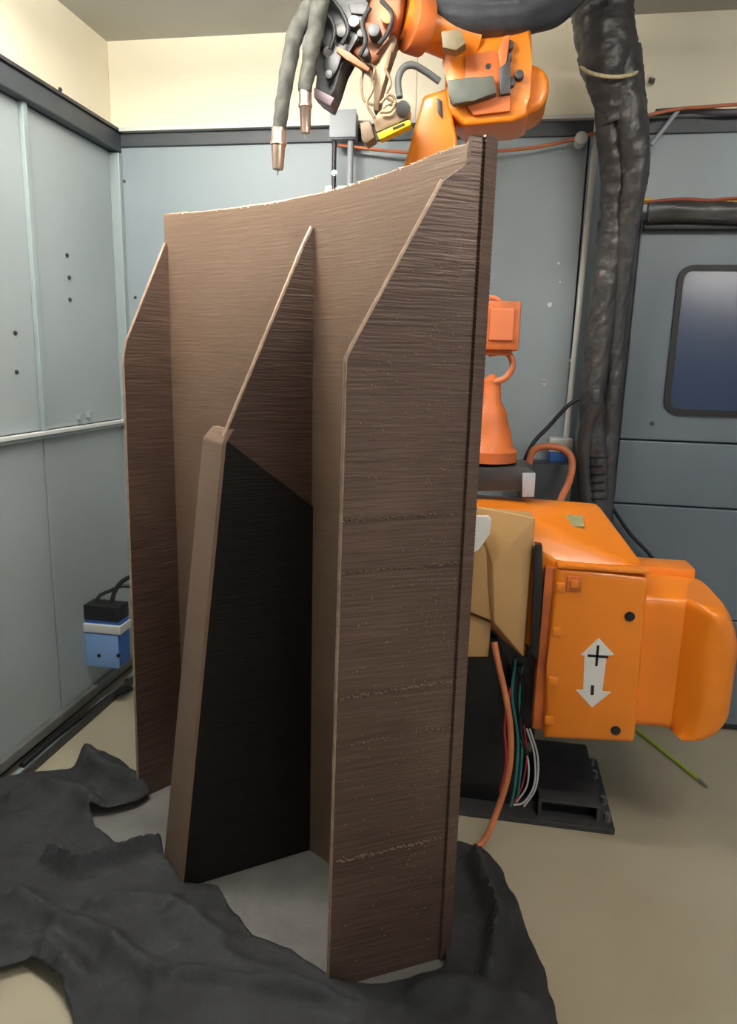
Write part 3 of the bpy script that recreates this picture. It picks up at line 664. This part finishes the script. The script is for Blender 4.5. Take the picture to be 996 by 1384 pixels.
cb = NB(); tube(cb, [P(455, 196, 2.97), P(490, 200, 2.97), P(550, 206, 2.97), P(620, 206, 2.97), P(700, 202, 2.97), P(750, 194, 2.97), P(786, 185, 2.97), P(840, 170, 2.97), P(880, 155, 2.95), P(920, 147, 2.95), P(960, 144, 2.95), P(1010, 140, 2.95), P(1100, 135, 2.95)], .0062, 10)
oc = obj('orange_cable', cb, M_cable_o, None, True); tag(oc, 'thin orange cable strung along the dark shadow strip of the back wall', 'cable')
b = NB(); lathe(b, P(786, 185, 2.93), (0, 1, 0), [(0, .012), (.008, .022), (.03, .024), (.05, .02), (.08, .02)], 16)
tag(obj('cable_clamp', b, M_white, None, True), 'small round white clamp holding the orange cable to the wall', 'clamp')
b = NB(); tube(b, [P(886, 152, 2.985), P(915, 150, 2.985), P(940, 149, 2.985), P(975, 152, 2.985), P(1040, 150, 2.985)], .012, 10)
tag(obj('grey_cable', b, mat('cable_mauve', srgb(92, 84, 96), .5), None, True), 'dark mauve cable on the wall lip above the door', 'cable')
b = NB(); cyl(b, P(916, 150, 2.96), P(880, 196, 2.96), .008, seg=12)
tag(obj('brace_rod', b, M_grey, None, True), 'short slanting grey rod beside the top of the hanging hoses', 'rod')
b = NB(); cyl(b, P(808, 160, 2.985), P(764, 600, 2.985), .011, seg=14)
sp = obj('wall_conduit', b, M_white, None, True); tag(sp, 'thin upright white conduit pipe on the back wall beside the black hoses', 'pipe')
# wall fitting with bright drips above the lip
b = NB(); hull(b, [P(878, 104, 3.02), P(886, 106, 3.02), P(884, 114, 3.02), P(876, 112, 3.02), P(880, 108, 2.985), P(883, 110, 2.985)])
tag(obj('wall_fixing', b, M_darksteel), 'small dark bolt fixing on the cream sheet above the lip', 'fixing')

# black plastic roll above the door
tr = thing('rolled_curtain', 'rolled shiny black plastic curtain above the door', 'curtain', (1.0, 2.93, 2.05))
b = NB(); tube(b, [(.525, 2.93, 2.062), (.6, 2.925, 2.064), (.8, 2.925, 2.058), (1.1, 2.925, 2.054), (1.62, 2.925, 2.056)], .038, 22, 10, rip); obj('roll', b, M_wrap, tr, True)
b = NB(); box(b, .52, 1.62, 2.935, 2.975, 2.005, 2.04, .004); obj('roll_batten', b, M_black, tr, True)
b = NB(); tube(b, [P(868, 270, 2.93), P(900, 273, 2.93), P(950, 274, 2.93), P(1000, 273, 2.93), P(1100, 277, 2.93)], .008, 8)
tag(obj('yellow_cable', b, M_cable_y, None, True), 'yellow cable lying on the black roll above the door', 'cable')
b = NB(); tube(b, [P(862, 275, 2.91), P(920, 269, 2.92), P(960, 271, 2.92), P(1000, 268, 2.92), P(1100, 272, 2.92)], .006, 8)
tag(obj('red_cable', b, mat('cable_rust', srgb(166, 84, 60), .5), None, True), 'rust red cable lying on the black roll above the door', 'cable')

# socket and cables behind the robot
sk = thing('wall_socket', 'small white socket box with blue base on the back wall behind the robot', 'socket', P(758, 625, 2.98))
q0, q1 = P(743, 592, 2.96), P(773, 612, 2.96)
obj('socket_body', box(NB(), q0.x, q1.x, 2.96, YB - .001, q1.z, q0.z, .004), M_white, sk, True)
obj('socket_base', box(NB(), q0.x + .005, q1.x - .008, 2.965, YB - .001, P(758, 626, 2.96).z, q1.z, .003), M_blue, sk, True)
b = NB(); tube(b, [P(714, 628, 2.78), P(722, 608, 2.78), P(742, 603, 2.78), P(762, 608, 2.78), P(773, 622, 2.76), P(770, 648, 2.72), P(758, 676, 2.6), P(752, 700, 2.5)], .0135, 12)
tag(obj('orange_cable', b, M_cable_o, None, True), 'looped orange cable rising from behind the robot body', 'cable')
b = NB(); tube(b, [P(716, 660, 2.82), P(708, 630, 2.82), P(720, 600, 2.84), P(742, 576, 2.86), P(768, 548, 2.86), P(790, 535, 2.86)], .008, 10)
tag(obj('black_cable', b, M_cable_k, None, True), 'black cable curving up from behind the robot to the hoses', 'cable')
b = NB(); tube(b, [P(812, 662, 2.9), P(830, 690, 2.92), P(852, 722, 2.92), P(884, 758, 2.92), P(900, 800, 2.92)], .007, 10)
tag(obj('black_cable', b, M_cable_k, None, True), 'thin black cable sloping down across the grey door', 'cable')
# small dark cabinet behind the bracket
b = NB(); box(b, .13, .33, 2.86, 3.0, 0, 1.12, .006); cab = obj('control_post', b, M_dark_grey, None, True)
tag(cab, 'narrow dark grey cabinet on the floor against the back wall behind the robot', 'cabinet')

# blue socket box near the left corner
bx = thing('socket_box', 'blue socket box with white band and black top fixed to the left wall', 'socket', (XL, 2.66, .17))
q0, q1 = P(112, 850, 2.62), P(166, 903, 2.62)
X0, X1, Z0, Z1 = q0.x, q1.x, q1.z, q0.z
obj('box_body', box(NB(), X0, X1 - .004, 2.62, 2.70, Z0 + .01, Z1 + .045, .006), M_blue, bx, True)
lid = obj('lid', box(NB(), X0 + .012, X1 - .012, 2.606, 2.622, Z0, Z1 - .012, .006), M_bluel, bx, True)
for px in (134, 160): bolt(lid, P(px, 886, 2.606), (0, -1, 0), .006, .004, M_ink)
obj('band', box(NB(), X0 - .006, X1 + .004, 2.604, 2.705, Z1 - .006, Z1 + .03, .003), M_white, bx, True)
obj('cover_top', box(NB(), X0 + .002, X1 - .006, 2.615, 2.705, Z1 + .045, Z1 + .11, .005), M_rubber, bx, True)
obj('wall_bracket', box(NB(), XL, X0 + .02, 2.66, 2.72, Z0 + .03, Z1 + .05, .003), M_darksteel, bx)
b = NB(); tube(b, [P(128, 822, 2.66), P(134, 806, 2.68), P(150, 798, 2.7), P(168, 792, 2.72), P(190, 800, 2.74), P(200, 840, 2.74)], .008, 8); obj('cord', b, M_cable_k, bx, True)
b = NB(); tube(b, [P(150, 820, 2.68), P(155, 800, 2.7), P(165, 786, 2.72), P(180, 780, 2.74), P(196, 792, 2.74)], .010, 8); obj('cord', b, M_cable_k, bx, True)
b = NB(); tube(b, [G(30, 1035, .02), G(80, 992, .02), G(118, 965, .02), G(150, 942, .02), G(178, 930, .02)], .012, 8)
tag(obj('floor_cable', b, M_cable_k, None, True), 'black cable lying on the floor along the left wall rail', 'cable')

# yellow-green rod on the floor
rd = thing('marker_rod', 'thin yellow-green rod lying on the floor behind the robot', 'rod', G(905, 1025))
a_, c_ = G(850, 978, .01), G(945, 1054, .01)
b = NB(); cyl(b, a_, c_, .0065, seg=10); obj('shaft', b, M_rod, rd, True)
b = NB(); cyl(b, c_, G(956, 1064, .01), .0075, .003, seg=10); obj('tip', b, M_steel, rd, True)

# ------------------------------------------------------------------ lamp housings on the ceiling (out of frame; last two added for fill and reflection)
def tube_mat(k):
    m = bpy.data.materials.new('tube_glow'); m.use_nodes = True; b = m.node_tree.nodes['Principled BSDF']
    b.inputs['Emission Color'].default_value = LAMP_COL; b.inputs['Emission Strength'].default_value = k
    return m
for i, p in enumerate(LAMPS):
    t = thing('ceiling_lamp', ('long tube lamp on the ceiling above the blanket', 'unseen tube lamp added on the ceiling as fill from the right', 'unseen tube lamp added far behind to reflect in the door glass')[i], 'lamp', (p[0], p[1], ZC))
    obj('housing', box(NB(), p[0] - .64, p[0] + .64, p[1] - .09, p[1] + .09, p[2] + .06, ZC, .01), M_white, t, True)
    for e in (-1, 1): obj('end_cap', box(NB(), p[0] + e * .625 - .012, p[0] + e * .625 + .012, p[1] - .09, p[1] + .09, p[2] - .03, p[2] + .07, .004), M_white, t, True)
    for e in (-1, 1):
        b = NB(); cyl(b, (p[0] - .615, p[1] + e * .05, p[2]), (p[0] + .615, p[1] + e * .05, p[2]), .017, seg=12); obj('lamp_tube', b, tube_mat(p[3]), t, True)
